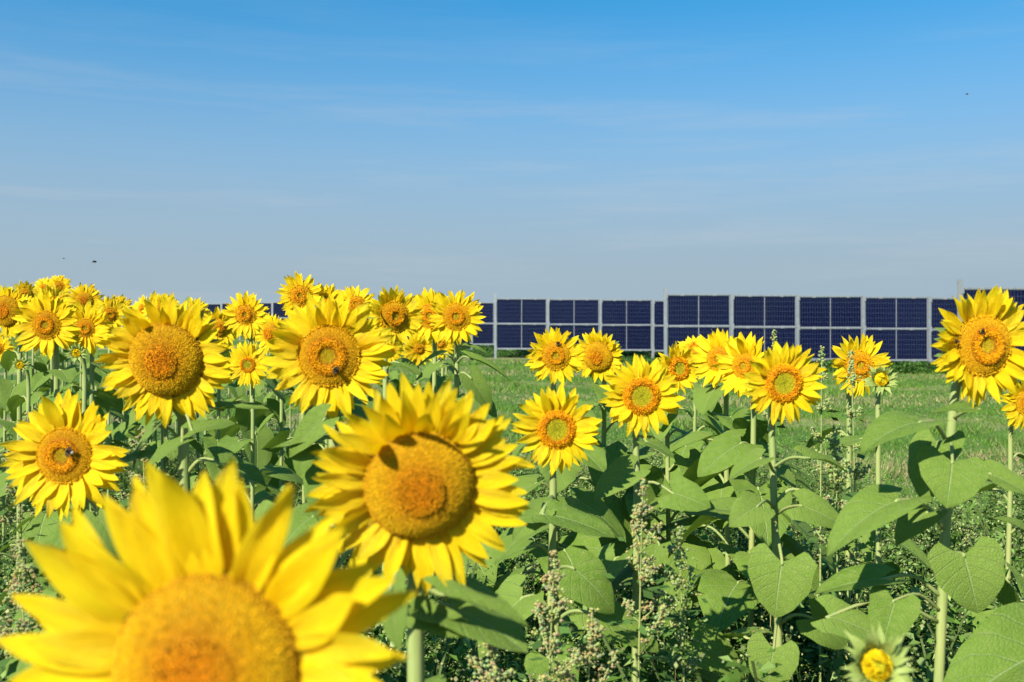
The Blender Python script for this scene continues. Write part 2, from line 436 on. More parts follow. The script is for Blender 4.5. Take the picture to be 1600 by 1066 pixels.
def calyx_mesh(seed, bracts=True):
    r = random.Random(seed); V, F = [], []; seg = 18
    prof = [(1.04, -.02), (1.08, -.10), (.95, -.26), (.6, -.42), (.22, -.52), (.12, -.7)]
    for rr, z in prof:
        for k in range(seg):
            a = 2*math.pi*k/seg; V.append((rr*math.cos(a), rr*math.sin(a), z))
    for i in range(len(prof)-1):
        for k in range(seg):
            k2 = (k+1) % seg; F.append((i*seg+k, i*seg+k2, (i+1)*seg+k2, (i+1)*seg+k))
    F.append(tuple(range(seg)))
    for i in range(22 if bracts else 0):
        a = i * 2.399963; l = r.uniform(.5, .85); wd = .17; e = r.uniform(-.25, .25)
        rd = Vector((math.cos(a), math.sin(a), 0)); tn = Vector((-math.sin(a), math.cos(a), 0)); b = len(V)
        p = rd * .95 + Vector((0, 0, -.16 - .08 * (i % 2))); dr = rd * math.cos(e) + Vector((0, 0, math.sin(e)))
        V += [p - tn*wd*.7, p + tn*wd*.7, p + dr*l*.4 - tn*wd, p + dr*l*.4 + tn*wd + Vector((0, 0, .02)), p + dr*l + Vector((0, 0, -.1))]
        F += [(b, b+1, b+3, b+2), (b+2, b+3, b+4)]
    return mesh('flower_head', V, F, M['calyx'])
CALYX = [calyx_mesh(400 + k) for k in range(3)]
CALYX_BUD = calyx_mesh(405, False)

def frame(o, x, y, z):
    return Matrix(((x.x, y.x, z.x, o.x), (x.y, y.y, z.y, o.y), (x.z, y.z, z.z, o.z), (0, 0, 0, 1)))

def head_frame(C, yaw, pitch, spin=0):
    n = Vector((math.sin(R(yaw)) * math.cos(R(pitch)), -math.cos(R(yaw)) * math.cos(R(pitch)), math.sin(R(pitch))))
    x = n.cross(Vector((0, 0, -1)))
    if x.length < .05: x = Vector((1, 0, 0))
    x = (x - n * x.dot(n)).normalized(); y = n.cross(x)
    xr = x * math.cos(spin) + y * math.sin(spin); yr = -x * math.sin(spin) + y * math.cos(spin)
    return frame(C, xr, yr, n), n

def petal_mats(rd, rp, npet, rr, kind, cup):
    """local frames of the petals round a disc of radius rd, petal tips reaching rp"""
    res = []
    rows = [(npet, 0., .20, 1.0), (npet, .5, .04, 1.05), (int(npet * .7), .25, .36, .88)]
    npet = int(npet * 1.12)
    rows = [(npet, 0., .20, 1.0), (npet, .5, .04, 1.05), (int(npet * .7), .25, .36, .88)]
    if kind == 'far': rows = [(npet, 0., .22, 1.0)]
    for ri, (cnt, off, e0, ls) in enumerate(rows):
        for i in range(cnt):
            a = 2 * math.pi * (i + off + rr.gauss(0, .16)) / cnt
            e = e0 * .8 + cup + rr.gauss(0, .13)
            ln = (rp - rd * .93) * ls * rr.uniform(.86, 1.14) / max(.75, math.cos(e))
            r_ = Vector((math.cos(a), math.sin(a), 0)); t = Vector((-math.sin(a), math.cos(a), 0)); n = Vector((0, 0, 1))
            yv = r_ * math.cos(e) + n * math.sin(e); zv = n * math.cos(e) - r_ * math.sin(e)
            roll = rr.gauss(0, .22); xv = (-t) * math.cos(roll) + zv * math.sin(roll); zv = xv.cross(yv)
            skew = rr.gauss(0, .12); yv2 = (yv * math.cos(skew) + xv * math.sin(skew)); xv = yv2.cross(zv)
            wsc = ln * rr.uniform(.88, 1.15) * max(1.0, min(1.5, (2*math.pi*rd/cnt) / (.30 * ln) * .95))
            o = r_ * rd * .93 + n * (-.05 * rd - .035 * rd * (ri == 1) + .03 * rd * (ri == 2))
            m = frame(o, xv * wsc, yv2 * ln, zv * ln); res.append(m)
    return res

_far_cache = {}
def far_petals(key, ratio, npet):
    k = (key, round(ratio, 1))
    if k in _far_cache: return _far_cache[k]
    rr = random.Random(key); V, F, UV = [], [], []
    for m in petal_mats(ratio, 1., npet, rr, 'near', 0):
        pv, pf, puv = PETALS_LO[rr.randrange(6)]; b = len(V)
        V += [m @ Vector(p) for p in pv]; F += [tuple(b + i for i in q) for q in pf]; UV += puv
    me = mesh('petals', V, F, M['petal'], uvs=UV); _far_cache[k] = me; return me

def leaf_obj(root, stem_pt, base, tip, hint, wr=1.0, sag=.25):
    """a leaf (part) whose blade runs base -> tip with its face towards hint, and its petiole (sub-part) from the stem; world coordinates"""
    Y = tip - base; Ln = Y.length; Y.normalize()
    Z = Vector(hint); Z = (Z - Y * Z.dot(Y)).normalized(); X = Y.cross(Z)
    rl = root.location
    m = frame(base - rl, X * Ln * wr, Y * Ln, Z * Ln)
    lf = ob('leaf', random.choice(LEAVES), root, m)
    if stem_pt is not None:
        sv = stem_pt - base; mid = base + sv * .5 + Vector((0, 0, -sv.length * .05 + abs(sv.x) * .18 + .01))
        pth = catmull([stem_pt, mid, base, base + Y * Ln * .06 - Z * .003], 4)
        inv = m.inverted()
        V, F = tube_geo([p - rl for p in pth], lambda t: (.0048 - .0018 * t) * min(1.3, .6 + Ln * 3), 6)
        ob('petiole', mesh('petiole', [inv @ p for p in V], F, M['stem']), lf)
    return lf

def stem_path(base, C, n, Rd):
    B = C - n * Rd * .6
    A = Vector((B.x - n.x * .05, B.y - n.y * .05 * 1.0, C.z - .05 - Rd * .5))
    A2 = Vector((A.x + (base.x - A.x) * .2, A.y + (base.y - A.y) * .2, A.z - .22))
    mid = (A2 + base) / 2 + Vector((random.uniform(-.012, .012), random.uniform(-.01, .01), 0))
    return catmull([base, mid, A2, A, B - n * .012 + Vector((0, 0, .012)), B], 6)
def stem_at(path, z):
    for a, b in zip(path, path[1:]):
        if a.z <= z <= b.z and b.z > a.z: return a.lerp(b, (z - a.z) / (b.z - a.z))
    return path[-4]

INFO = {}
FGROUP = 'sunflowers in the field'
EXTRA = {'F2': [(112, 1.05, .9), (88, .95, 1.), (132, 1.15, .85), (60, .9, .95)], 'F4': [(100, .95, .8), (75, 1.0, .8)], 'F3': [(85, .8, .9), (115, .85, .9)]}
def sunflower(key, px, py, dia, ddisc, D, kind, label, yaw=0, pitch=-4, lean=(0, 0), leaves=(.55, 8), cup=0., npet=20, hand=(), far=False, group=None, lsize=1.0, name='sunflower'):
    rr = random.Random(hash(str(key)) if False else (sum(map(ord, str(key))) * 7 + int(px) * 3 + int(py)))
    d = FPX * D / dia; C = at(px, py, d); Rd = D / 2 * ddisc / dia * 1.0
    hf, n = head_frame(C, yaw, pitch, 0 if key in EXTRA else rr.uniform(0, 6))
    bx, by = C.x - n.x * .07 + lean[0], C.y - n.y * .07 + lean[1]
    base = Vector((bx, by, gz(bx, by)))
    root = thing(name, base, label, 'sunflower', group or FGROUP)
    path = stem_path(base, C, n, Rd)
    rs = .0105 * max(.62, min(1.15, D / .24))
    V, F = tube_geo([p - base for p in path], lambda t: rs * (1.15 - .3 * t), 8 if not far else 5)
    ob('stem', mesh('stem', V, F, M['stem']), root)
    loc = hf.copy(); loc.translation = C - base
    head = ob('flower_head', rr.choice(CALYX), root, loc @ Matrix.Scale(Rd, 4))
    inv = 1 / Rd
    N = 3600 if dia > 250 else 2200 if dia > 150 else 950 if dia > 80 else 320
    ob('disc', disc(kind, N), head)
    if far or dia < 72:
        ob('petals', far_petals(rr.randrange(4), Rd / (D / 2), 20), head, Matrix.Scale(D / 2 * inv, 4), kind='stuff')
    else:
        for m in petal_mats(Rd, D / 2, npet, rr, kind, cup):
            ob('petal', rr.choice(PETALS), head, Matrix.Scale(inv, 4) @ m)
        for ang, e, ls in EXTRA.get(key, ()):            # petals that curl forward over the disc
            a = R(ang); r_ = Vector((math.cos(a), math.sin(a), 0)); t = Vector((-math.sin(a), math.cos(a), 0)); nn = Vector((0, 0, 1)); ln = (D / 2 - Rd * .9) * ls
            ob('petal', rr.choice(PETALS), head, Matrix.Scale(inv, 4) @ frame(r_ * Rd * .97, -t * ln * 1.1, (r_ * math.cos(e) + nn * math.sin(e)) * ln, (nn * math.cos(e) - r_ * math.sin(e)) * ln))
    INFO[key] = (root, path, C, hf, Rd, kind, d)
    # leaves up the stem
    zlo, cnt = leaves
    az = rr.uniform(0, 6.28)
    for i in range(cnt):
        t = (i + .5) / cnt; z = C.z - .13 - (C.z - .13 - zlo) * t + rr.uniform(-.02, .02)
        az += 2.4 + rr.uniform(-.3, .3)
        s = stem_at(path, z); h = Vector((math.cos(az), math.sin(az), 0))
        if h.y > .3 and rr.random() < .35: h.y = -h.y
        Ln = (.085 + .085 * min(1, t * 1.7 + .15)) * rr.uniform(.85, 1.2) * lsize; pl = (.05 + .07 * t) * rr.uniform(.8, 1.3) * lsize
        b = s + h * pl * .85 + Vector((0, 0, pl * rr.uniform(.2, .7)))
        dr = rr.uniform(-.75, -.05)
        tip = b + (h * math.cos(dr) + Vector((0, 0, math.sin(dr)))) * Ln
        leaf_obj(root, s, b, tip, Vector((0, 0, 1)) + h * .25 + Vector((rr.gauss(0, .2), rr.gauss(0, .2), 0)), rr.uniform(.85, 1.05))
    return root

def hand_leaves(key, lst):
    """(base px,py, tip px,py, depth offset of base and tip from the stem, height above base where the petiole leaves the stem, width)"""
    root, path, C, hf, Rd, kind, d = INFO[key]
    for (bx, by, tx, ty, db, dt, zs, wr, hint) in lst:
        b = at(bx, by, d + db); t = at(tx, ty, d + dt)
        s = stem_at(path, b.z + zs)
        leaf_obj(root, s, b, t, Vector(hint), wr)

UPC = (-.1, -.75, .65)      # blade facing the viewer and the sky
UP = (0, -.25, 1)
# ------------------------------------------------------------------ the sunflowers one can tell apart
S = sunflower
S('F1', 324, 1046, 632, 300, .30, 'mature', 'huge out-of-focus sunflower nearest the camera, cut off by the bottom edge', -4, 4, (0, .02), (.6, 4), .08, 20)
S('F2', 655, 758, 338, 176, .28, 'mature', 'large domed sunflower with orange middle in the lower centre, petal shadows on its disc', 8, -9, (.0, 0), (.55, 5), .02, 25)
S('F3', 260, 562, 208, 116, .28, 'mature', 'sunflower with the biggest brown dome, left, its petals against the sky', 0, -8, (.05, 0), (.6, 8), .0, 25)
S('F4', 514, 556, 196, 97, .27, 'ring', 'large sunflower with orange ring and a dark bee on its disc, left of centre', 4, -2, (0, 0), (.6, 8), .04, 23)
S('F5', 101, 712, 190, 88, .25, 'ring', 'sunflower at the left edge with a white-tailed bumblebee on its disc', -2, 2, (0, 0), (.6, 7), .05, 21)
S('F6', 870, 671, 135, 60, .20, 'young', 'green-centred sunflower low in the middle, just right of the large domed one', 4, -2, (-.01, 0), (.6, 1), .02, 16)
S('F7', 1002, 619, 126, 58, .20, 'young', 'green-centred sunflower in front of the second panel fence, petals touching a half-hidden one', 4, 0, (.02, 0), (.6, 3), .0, 16)
S('F8', 1224, 599, 130, 60, .20, 'young', 'green-centred sunflower on a tall leafy stem right of centre', 6, -2, (.025, 0), (.55, 2), .0, 17)
S('F9', 1536, 540, 180, 95, .25, 'ring', 'large sunflower at the right edge with bees around its orange ring', 12, -2, (-.10, .02), (.6, 3), .04, 21)
S('F10', 868, 556, 92, 44, .20, 'ring', 'small sunflower with narrow orange ring overlapping the lower panels of the third fence', 2, 0, (0, 0), (.6, 12), .0, 17, lsize=1.25)
S('F11', 934, 557, 84, 48, .20, 'mature', 'sunflower with bare brown dome turned left, beside the one with a narrow ring', -22, -14, (0, 0), (.6, 12), 0, 18, lsize=1.25)
S('F12', 1060, 576, 80, 36, .19, 'young', 'half-hidden sunflower behind the green-centred one, turned right', 24, 4, (0, 0), (.6, 12), .05, 16, lsize=1.25)
S('F13', 1086, 546, 62, 34, .19, 'mature', 'upturned dark-centred sunflower at the left of the tight right cluster', -10, 48, (0, 0), (.6, 12), 0, 15, lsize=1.25)
S('F14', 1124, 561, 92, 40, .21, 'ring', 'left sunflower of the pair turned sideways in the tight right cluster', -30, 0, (0, .0), (.6, 12), .1, 16, lsize=1.25)
S('F15', 1163, 572, 100, 40, .21, 'ring', 'right sunflower of the sideways pair, partly behind the tall green-centred one', -36, 2, (0, 0), (.6, 12), .1, 16, lsize=1.25)
S('F16', 1342, 571, 98, 46, .20, 'ring', 'sunflower with a spiky bud and seeded weed in front of it, before the panels', 4, 0, (0, 0), (.6, 3), .05, 16)
S('F18', 1604, 628, 90, 40, .18, 'ring', 'sunflower mostly hidden below the large one at the right edge', 10, -10, (-.02, 0), (.6, 5), .05, 15)
S('F20', 713, 495, 88, 42, .20, 'ring', 'sunflower with neat round face left of the third fence end post', 2, 0, (0, 0), (.6, 8), 0, 18)
S('F21', 616, 495, 94, 48, .21, 'ring', 'sunflower against the sky turned slightly right, between the two largest centre-left ones', 30, 4, (0, 0), (.6, 7), .06, 16)
S('F22', 672, 494, 84, 38, .20, 'ring', 'sunflower half hidden behind the neat round-faced one', -8, 0, (0, 0), (.6, 7), .08, 17)
S('F23', 470, 463, 74, 34, .20, 'ring', 'tallest sunflower left of centre, rising highest against the sky', 6, 6, (0, 0), (.7, 8), .06, 16)
S('F24', 508, 476, 66, 26, .18, 'ring', 'sunflower peeping between the tallest one and the large bee-bearing one', 8, 4, (0, 0), (.7, 6), .1, 16)
S('F25', 384, 492, 73, 32, .20, 'ring', 'round-faced sunflower standing alone against sky, left of the tallest one', 0, 0, (.03, 0), (.6, 8), 0, 18)
S('F26', 387, 570, 70, 24, .15, 'young', 'small pale-centred young sunflower below the lone round-faced one', 0, 0, (.0, 0), (.6, 7), 0, 14)
S('F27', 424, 522, 64, 34, .20, 'mature', 'sunflower showing only a dark side behind the large bee-bearing one', -26, -6, (0, 0), (.6, 6), 0, 16)
S('F28', 556, 476, 66, 28, .19, 'ring', 'sunflower of which only top petals show above the large bee-bearing one', 10, 20, (0, 0), (.7, 6), .1, 16)
S('F29', 73, 508, 102, 44, .24, 'ring', 'sunflower with orange ring in the left cluster, above the bumblebee one', 2, -2, (.02, 0), (.6, 8), .02, 19)
S('F30', 134, 513, 84, 30, .22, 'ring', 'sunflower tucked between the left cluster and the big brown dome', 4, -2, (0, 0), (.6, 7), .05, 18)
S('F31', 10, 486, 84, 48, .21, 'mature', 'brown-domed sunflower cut by the left edge', -8, -4, (0, 0), (.6, 7), 0, 18)
S('F32', 38, 462, 46, 24, .2, 'mature', 'small brown-domed sunflower turned right near the upper left edge', 34, 2, (0, 0), (.7, 6), 0, 16)
S('F33', 92, 449, 40, 18, .2, 'ring', 'highest small sunflower of the far left, against the sky', 4, 6, (0, 0), (.8, 6), 0, 16)
S('F34', 69, 452, 38, 16, .2, 'ring', 'small sunflower just left of the highest far left one', -4, 10, (0, 0), (.8, 6), 0, 16)
S('F35', 83, 474, 56, 20, .21, 'ring', 'sunflower squeezed above the ringed one of the left cluster', 30, 4, (0, 0), (.8, 6), .1, 16)
S('F36', 132, 470, 56, 26, .2, 'mature', 'sunflower with dark brown middle against the sky, right of the left cluster', 16, 4, (0, 0), (.8, 7), 0, 16)
S('F37', 172, 492, 58, 22, .2, 'ring', 'sunflower immediately up-left of the big brown dome', 24, 4, (0, 0), (.8, 6), 0, 16)
S('F38', 256, 482, 52, 20, .2, 'ring', 'sunflower showing only its top above the big brown dome', 30, 22, (0, 0), (.8, 6), 0, 16)
S('F39', 304, 488, 46, 18, .2, 'ring', 'small sunflower behind the upper right petals of the big brown dome', 8, 6, (0, 0), (.8, 6), 0, 16)
S('F40', 344, 512, 62, 28, .2, 'mature', 'dark-centred sunflower between the big brown dome and the lone round-faced one', 20, -4, (0, 0), (.7, 7), 0, 16)
S('F42', 655, 545, 56, 18, .16, 'ring', 'low small sunflower hanging below the half-hidden centre one', 10, -16, (0, 0), (.7, 5), 0, 14)
S('F43', 688, 535, 54, 20, .17, 'ring', 'small sunflower right under the neat round-faced one', -6, -10, (0, 0), (.7, 5), 0, 14)
S('F44', -2, 545, 48, 18, .16, 'ring', 'sliver of a sunflower at the left edge below the brown-domed one', 0, 0, (0, 0), (.7, 5), 0, 14)
S('F45', 606, 548, 50, 20, .16, 'ring', 'small sunflower behind the right petals of the large bee-bearing one', 10, -10, (0, 0), (.7, 5), 0, 14)

# prominent leaves of the nearer plants
hand_leaves('F8', [
    (1222, 877, 1207, 962, -.07, -.11, .06, 1.2, UPC), (1209, 1012, 1196, 1082, -.06, -.10, .03, 1.2, UPC),
    (1262, 716, 1330, 722, -.04, -.02, -.04, .8, UP), (1190, 716, 1135, 735, -.05, -.06, -.05, .9, UP),
    (1250, 790, 1320, 812, -.06, -.10, -.05, .95, (-.1, -.6, .8)), (1185, 790, 1145, 808, -.05, -.1, -.03, 1.0, (.1, -.7, .7)),
    (1160, 800, 1072, 782, .03, .03, -.03, .75, UP), (1268, 965, 1330, 1010, .0, -.02, -.04, .9, UPC)])
hand_leaves('F9', [
    (1440, 660, 1345, 664, -.05, -.12, -.07, .8, (0, -.12, 1)), (1488, 720, 1482, 772, -.07, -.14, .02, 1.5, UPC),
    (1405, 782, 1292, 814, -.04, -.14, -.09, .6, (0, -.22, 1)), (1505, 866, 1532, 958, -.06, -.10, -.04, 1.28, UPC),
    (1398, 938, 1380, 1000, .0, -.05, -.05, 1.25, UPC), (1545, 740, 1612, 765, .0, -.06, -.05, .95, (0, -.6, .8)),
    (1296, 963, 1400, 995, .0, -.04, -.04, .72, (0, -.6, .8)), (1380, 905, 1275, 910, .05, .05, -.05, .7, UP),
    (1450, 800, 1395, 830, .03, .0, -.05, .9, UP), (1530, 640, 1460, 628, -.02, -.04, -.03, .55, UP)])
hand_leaves('F6', [
    (894, 887, 968, 941, -.06, -.10, -.05, 1.0, UPC), (862, 1030, 872, 1100, -.05, -.12, .03, 1.2, UPC),
    (848, 803, 962, 818, -.03, -.08, .02, .75, (0, -.25, 1)), (846, 800, 800, 838, -.02, -.06, .02, .8, UPC),
    (925, 958, 1036, 1000, -.03, -.08, -.06, .65, (0, -.5, .85)), (825, 855, 770, 868, .0, .0, -.04, .7, UP)])
hand_leaves('F7', [
    (990, 736, 922, 768, -.03, -.06, .01, .85, (0, -.6, .8)), (1086, 1000, 1172, 1042, -.02, -.06, -.03, .85, UPC),
    (1050, 770, 1105, 785, -.04, -.1, .0, 1.0, UPC), (1085, 795, 1175, 806, .04, .02, -.02, .6, UP),
    (1030, 850, 1005, 890, .0, -.03, .02, .85, UPC), (1060, 940, 1040, 985, .0, -.03, .0, .9, UPC), (1010, 690, 1055, 705, .0, -.03, .0, .8, UP)])
hand_leaves('F2', [
    (690, 930, 832, 957, -.02, -.04, -.04, .45, (0, -.2, 1)), (612, 915, 612, 1010, -.03, -.08, .02, .55, (-.3, -.8, .4)),
    (650, 960, 740, 985, .04, .0, -.04, .6, UPC), (590, 905, 545, 960, .03, .02, .0, .7, UPC)])
hand_leaves('F3', [
    (300, 672, 365, 650, -.04, -.02, .02, .95, UP), (345, 640, 420, 628, .05, .05, -.03, .5, UP), (285, 690, 215, 720, -.02, -.06, .02, .6, UP)])
hand_leaves('F5', [
    (105, 832, 32, 896, -.04, -.08, .05, .55, UPC), (70, 880, 120, 930, -.03, -.05, .02, .7, UPC),
    (195, 720, 250, 690, .06, .10, -.05, .6, UP), (150, 800, 185, 860, .0, -.04, .0, .7, UPC)])
hand_leaves('F4', [
    (508, 655, 440, 700, -.04, -.06, -.02, .7, UPC), (500, 690, 420, 680, -.03, .0, .0, .5, UP), (480, 700, 462, 740, -.02, -.05, .02, .9, UPC)])
hand_leaves('F20', [
    (735, 560, 802, 582, -.02, -.02, -.02, .4, UP), (690, 572, 640, 588, -.02, -.04, -.02, .75, UP), (735, 590, 770, 640, -.03, -.04, .0, .6, UPC),
    (725, 540, 765, 545, .0, .0, -.02, .5, UP)])
# large blurred leaf at the lower right belongs to a plant that stands just right of the frame
S('F46', 1740, 770, 150, 70, .22, 'young', 'sunflower out of frame at the lower right whose big leaf reaches into the picture', 0, 0, (0, 0), (.5, 4), 0, 16, name='sunflower')
INFO['F46'][0]['label'] = 'big ribbed sunflower leaf reaching in from the lower right edge'
hand_leaves('F46', [(1660, 1010, 1468, 1056, -.28, -.46, .0, .62, (-.1, -.3, 1)), (1600, 830, 1560, 800, .1, .1, -.05, .9, UP)])

# ------------------------------------------------------------------ buds
BRACT = []
for k in range(4):
    r = random.Random(600 + k); V = []; n_ = 6
    for j in range(n_ + 1):
        t = j / n_; wd = (.25 * (1 - t) ** .7 * (1 + .5 * t) if t < .4 else .25 * (.6 ** .7) * 1.2 * (1 - (t - .4) / .6) ** 1.5 + .012)
        z = .42 * t - .75 * t * t * (.6 + .4 * k / 3)
        for s_ in (-1, 0, 1): V.append((s_ * wd, t, z + .10 * abs(s_) * (1 - t)))
    BRACT.append(mesh('bract', V, [(j*3+i, j*3+i+1, j*3+i+4, j*3+i+3) for j in range(n_) for i in range(2)], M['bract']))
def bud(px, py, dia, D, label, yaw=0, pitch=5, leaves=(.55, 5), nb=26):
    d = FPX * D / dia; C = at(px, py, d); Rd = D * .27
    hf, n = head_frame(C, yaw, pitch, 1.)
    base = Vector((C.x - n.x*.03, C.y - n.y*.03, gz(C.x, C.y)))
    root = thing('sunflower_bud', base, label, 'sunflower bud', 'sunflower buds')
    path = stem_path(base, C, n, Rd)
    V, F = tube_geo([p - base for p in path], lambda t: .008 * (1.1 - .35 * t), 7); ob('stem', mesh('stem', V, F, M['stem']), root)
    loc = hf.copy(); loc.translation = C - base
    head = ob('flower_head', CALYX_BUD, root, loc @ Matrix.Scale(Rd, 4))
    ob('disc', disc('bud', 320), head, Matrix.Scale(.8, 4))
    rr = random.Random(int(px))
    for i in range(26):                          # folded yellow petals closing over the disc
        a = i * 2.399963; e = rr.uniform(1.7, 2.5); r_ = Vector((math.cos(a), math.sin(a), 0)); nn = Vector((0, 0, 1)); t = Vector((-math.sin(a), math.cos(a), 0))
        yv = r_*math.cos(e) + nn*math.sin(e); zv = nn*math.cos(e) - r_*math.sin(e); ln = rr.uniform(.6, .95)
        ob('petal', rr.choice(PETALS), head, frame(r_*.78, -t*ln*1.5, yv*ln, zv*ln*.5))
    for i in range(nb):
        a = i * 2.399963; e = (.95, .55, .15)[i % 3] + rr.gauss(0, .1); r_ = Vector((math.cos(a), math.sin(a), 0)); nn = Vector((0, 0, 1)); t = Vector((-math.sin(a), math.cos(a), 0))
        yv = r_*math.cos(e) + nn*math.sin(e); zv = nn*math.cos(e) - r_*math.sin(e); ln = rr.uniform(.95, 1.45)
        ob('bract', rr.choice(BRACT), head, frame(r_*.92 + nn*(-.08 - .05*(i % 3)), -t*ln, yv*ln, zv*ln))
    INFO[label] = (root, path, C, hf, Rd, 'young', d)
    zlo, cnt = leaves; az = rr.uniform(0, 6)
    for i in range(cnt):
        t = (i+.5)/cnt; z = C.z - .06 - (C.z - zlo)*t; az += 2.4; s = stem_at(path, z); h = Vector((math.cos(az), math.sin(az), 0))
        b = s + h*.05 + Vector((0, 0, .03)); tip = b + (h + Vector((0, 0, rr.uniform(-.8, .1)))).normalized() * rr.uniform(.09, .16)
        leaf_obj(root, s, b, tip, Vector((0, 0, 1)) + h*.3, .9)
bud(1370, 1040, 112, .088, 'spiky pale green bud with yellow middle at the bottom edge, lower right', 4, 18, (.5, 3))
bud(1377, 593, 48, .085, 'spiky half-open bud in front of the sunflower before the panels', -12, 6, (.6, 3))
bud(32, 571, 26, .06, 'tiny yellow bud low at the far left', 0, 5)
bud(120, 552, 30, .06, 'small green bud under the left cluster of sunflowers', 0, 5)

# ------------------------------------------------------------------ far sunflowers on the left
fr = random.Random(5)
def far_label(px, d):
    size = 'small' if d < 7.2 else 'tiny' if d < 10.2 else 'farthest tiny'
    for lim, where in ((60, 'behind the brown-domed sunflower at the left edge'), (150, 'behind the ringed sunflowers of the left cluster'),
                       (250, 'just left of and behind the big brown dome'), (340, 'just right of and behind the big brown dome'),
                       (440, 'around the lone round-faced sunflower'), (560, 'behind the large bee-bearing sunflower'), (900, 'behind the centre group left of the panels')):
        if px < lim: return size + ' background sunflower ' + where
for i in range(46):
    d = fr.uniform(5.2, 13.5); pxx = fr.uniform(-40, 440) if i < 38 else fr.uniform(440, 700)
    D = fr.uniform(.17, .22); pyy = fr.uniform(480, 496) + (24 if 305 < pxx else 0) + (6 if pxx > 440 else 0)
    sunflower('far%d' % i, pxx, pyy, FPX * D / d, FPX * D / d * fr.uniform(.34, .46), D, fr.choice(['ring', 'ring', 'mature']),
              far_label(pxx, d), fr.uniform(-25, 25), fr.uniform(-12, 12), (0, 0), (.7, 5), far=True, group='distant sunflowers at the back left')

# ------------------------------------------------------------------ weeds between the plants
def weed_proto(seed, seedcol, nbr, hgt, leafn, seedn):
    r = np.random.default_rng(seed); V, F, C = [], [], []; nv = 0
    def add(v, f, c):
        nonlocal nv
        V.append(v); F.append(f + nv); C.append(np.broadcast_to(c, v.shape)); nv += len(v)
    for b in range(nbr):
        a = r.uniform(0, 6.28); lean = r.uniform(.1, .55); h = hgt * r.uniform(.55, 1.0)
        dirv = np.array([math.cos(a) * lean, math.sin(a) * lean, 1.]); dirv /= np.linalg.norm(dirv)
        org = np.array([r.normal(0, .05), r.normal(0, .05), 0.])
        ts = np.linspace(0, 1, 5); pts = org + np.outer(ts * h, dirv) + np.outer(ts ** 2, [math.cos(a) * .06, math.sin(a) * .06, -.02])
        tri = []
        for p in pts:
            for k in range(3): tri.append(p + .0028 * np.array([math.cos(k * 2.09), math.sin(k * 2.09), 0]))
        ff = []
        for i in range(4):
            for k in range(3):
                k2 = (k + 1) % 3; ff += [(i*3+k, i*3+k2, i*3+3+k2), (i*3+k, i*3+3+k2, i*3+3+k)]
        add(np.array(tri), np.array(ff), np.array([.12, .17, .05]))
        n = leafn; t = r.uniform(.25, 1., n)
        c = org + np.outer(t * h, dirv) + np.outer(t ** 2, [math.cos(a) * .06, math.sin(a) * .06, -.02])
        az = r.uniform(0, 6.28, n); el = r.uniform(-.7, .8, n); ln = r.uniform(.016, .048, n) * (1.25 - .6 * t); wd = ln * r.uniform(.22, .42, n)
        dv = np.stack([np.cos(az)*np.cos(el), np.sin(az)*np.cos(el), np.sin(el)], 1)
        off = dv * (r.uniform(.0, .075, n) * (1.2 - t * .6))[:, None]
        sv = np.stack([-np.sin(az), np.cos(az), r.normal(0, .4, n)], 1); up = np.stack([np.zeros(n), np.zeros(n), np.ones(n)], 1)
        p0 = c + off; q = np.stack([p0, p0 + dv*(ln*.5)[:, None] + sv*wd[:, None], p0 + dv*ln[:, None] - up*(ln*.2)[:, None], p0 + dv*(ln*.5)[:, None] - sv*wd[:, None]], 1).reshape(-1, 3)
        idx = np.arange(n)[:, None] * 4; f = np.concatenate([idx + [0, 1, 2], idx + [0, 2, 3]])
        g = r.uniform(.55, 1.35, n)[:, None] * np.array([.098, .185, .026]) + (r.random(n) < .28)[:, None] * r.uniform(.05, .20, n)[:, None] * np.array([1., 1.1, .45])
        add(q, f, 0); C[-1] = np.repeat(g, 4, 0)
        n = int(seedn * r.uniform(.4, 1.4)); t = r.uniform(.62, 1.08, n)
        c = org + np.outer(t * h, dirv) + np.outer(t ** 2, [math.cos(a) * .06, math.sin(a) * .06, -.02]) + r.normal(0, .016, (n, 3)) * np.array([1, 1, .6])
        s = r.uniform(.0013, .0030, n)[:, None]
        tet = np.array([(1, 1, 1), (-1, -1, 1), (-1, 1, -1), (1, -1, -1)], float)
        e1 = r.normal(0, 1, (n, 3)); e1 /= np.linalg.norm(e1, axis=1)[:, None]; e2 = np.cross(e1, r.normal(0, 1, (n, 3))); e2 /= np.linalg.norm(e2, axis=1)[:, None]
        q = np.stack([c + e1*s*1.6, c + e2*s*1.4, c - e1*s*1.6, c - e2*s*1.4], 1).reshape(-1, 3)
        idx = np.arange(n)[:, None] * 4; f = np.concatenate([idx + [0, 1, 2], idx + [0, 2, 3]])
        g = np.repeat(np.array(seedcol) * r.uniform(.65, 1.2, n)[:, None], 4, 0)
        add(q, f, 0); C[-1] = g
    return np.concatenate(V), np.concatenate(F), np.concatenate(C)
GREENSEED, TANSEED = (.40, .46, .17), (.45, .41, .17)
PG = [weed_proto(700 + k, GREENSEED, 9, .62, 95, 38) for k in range(5)]
PT = [weed_proto(720 + k, TANSEED, 8, .66, 75, 60) for k in range(4)]
PL = [weed_proto(740 + k, GREENSEED, 8, .40, 100, 14) for k in range(4)]
def scatter(protos_fn, pts):
    V, F, C, nv = [], [], [], 0
    for (x, y, z, sc_, rot, pr) in pts:
        v, f, c = pr; cr, sr = math.cos(rot), math.sin(rot)
        vv = v * sc_; vv = np.stack([vv[:, 0]*cr - vv[:, 1]*sr + x, vv[:, 0]*sr + vv[:, 1]*cr + y, vv[:, 2] + z], 1)
        V.append(vv); F.append(f + nv); C.append(c * random.uniform(.8, 1.2)); nv += len(v)
    return np.concatenate(V), np.concatenate(F), np.concatenate(C)
pts = []; wr_ = random.Random(21); tries = 0
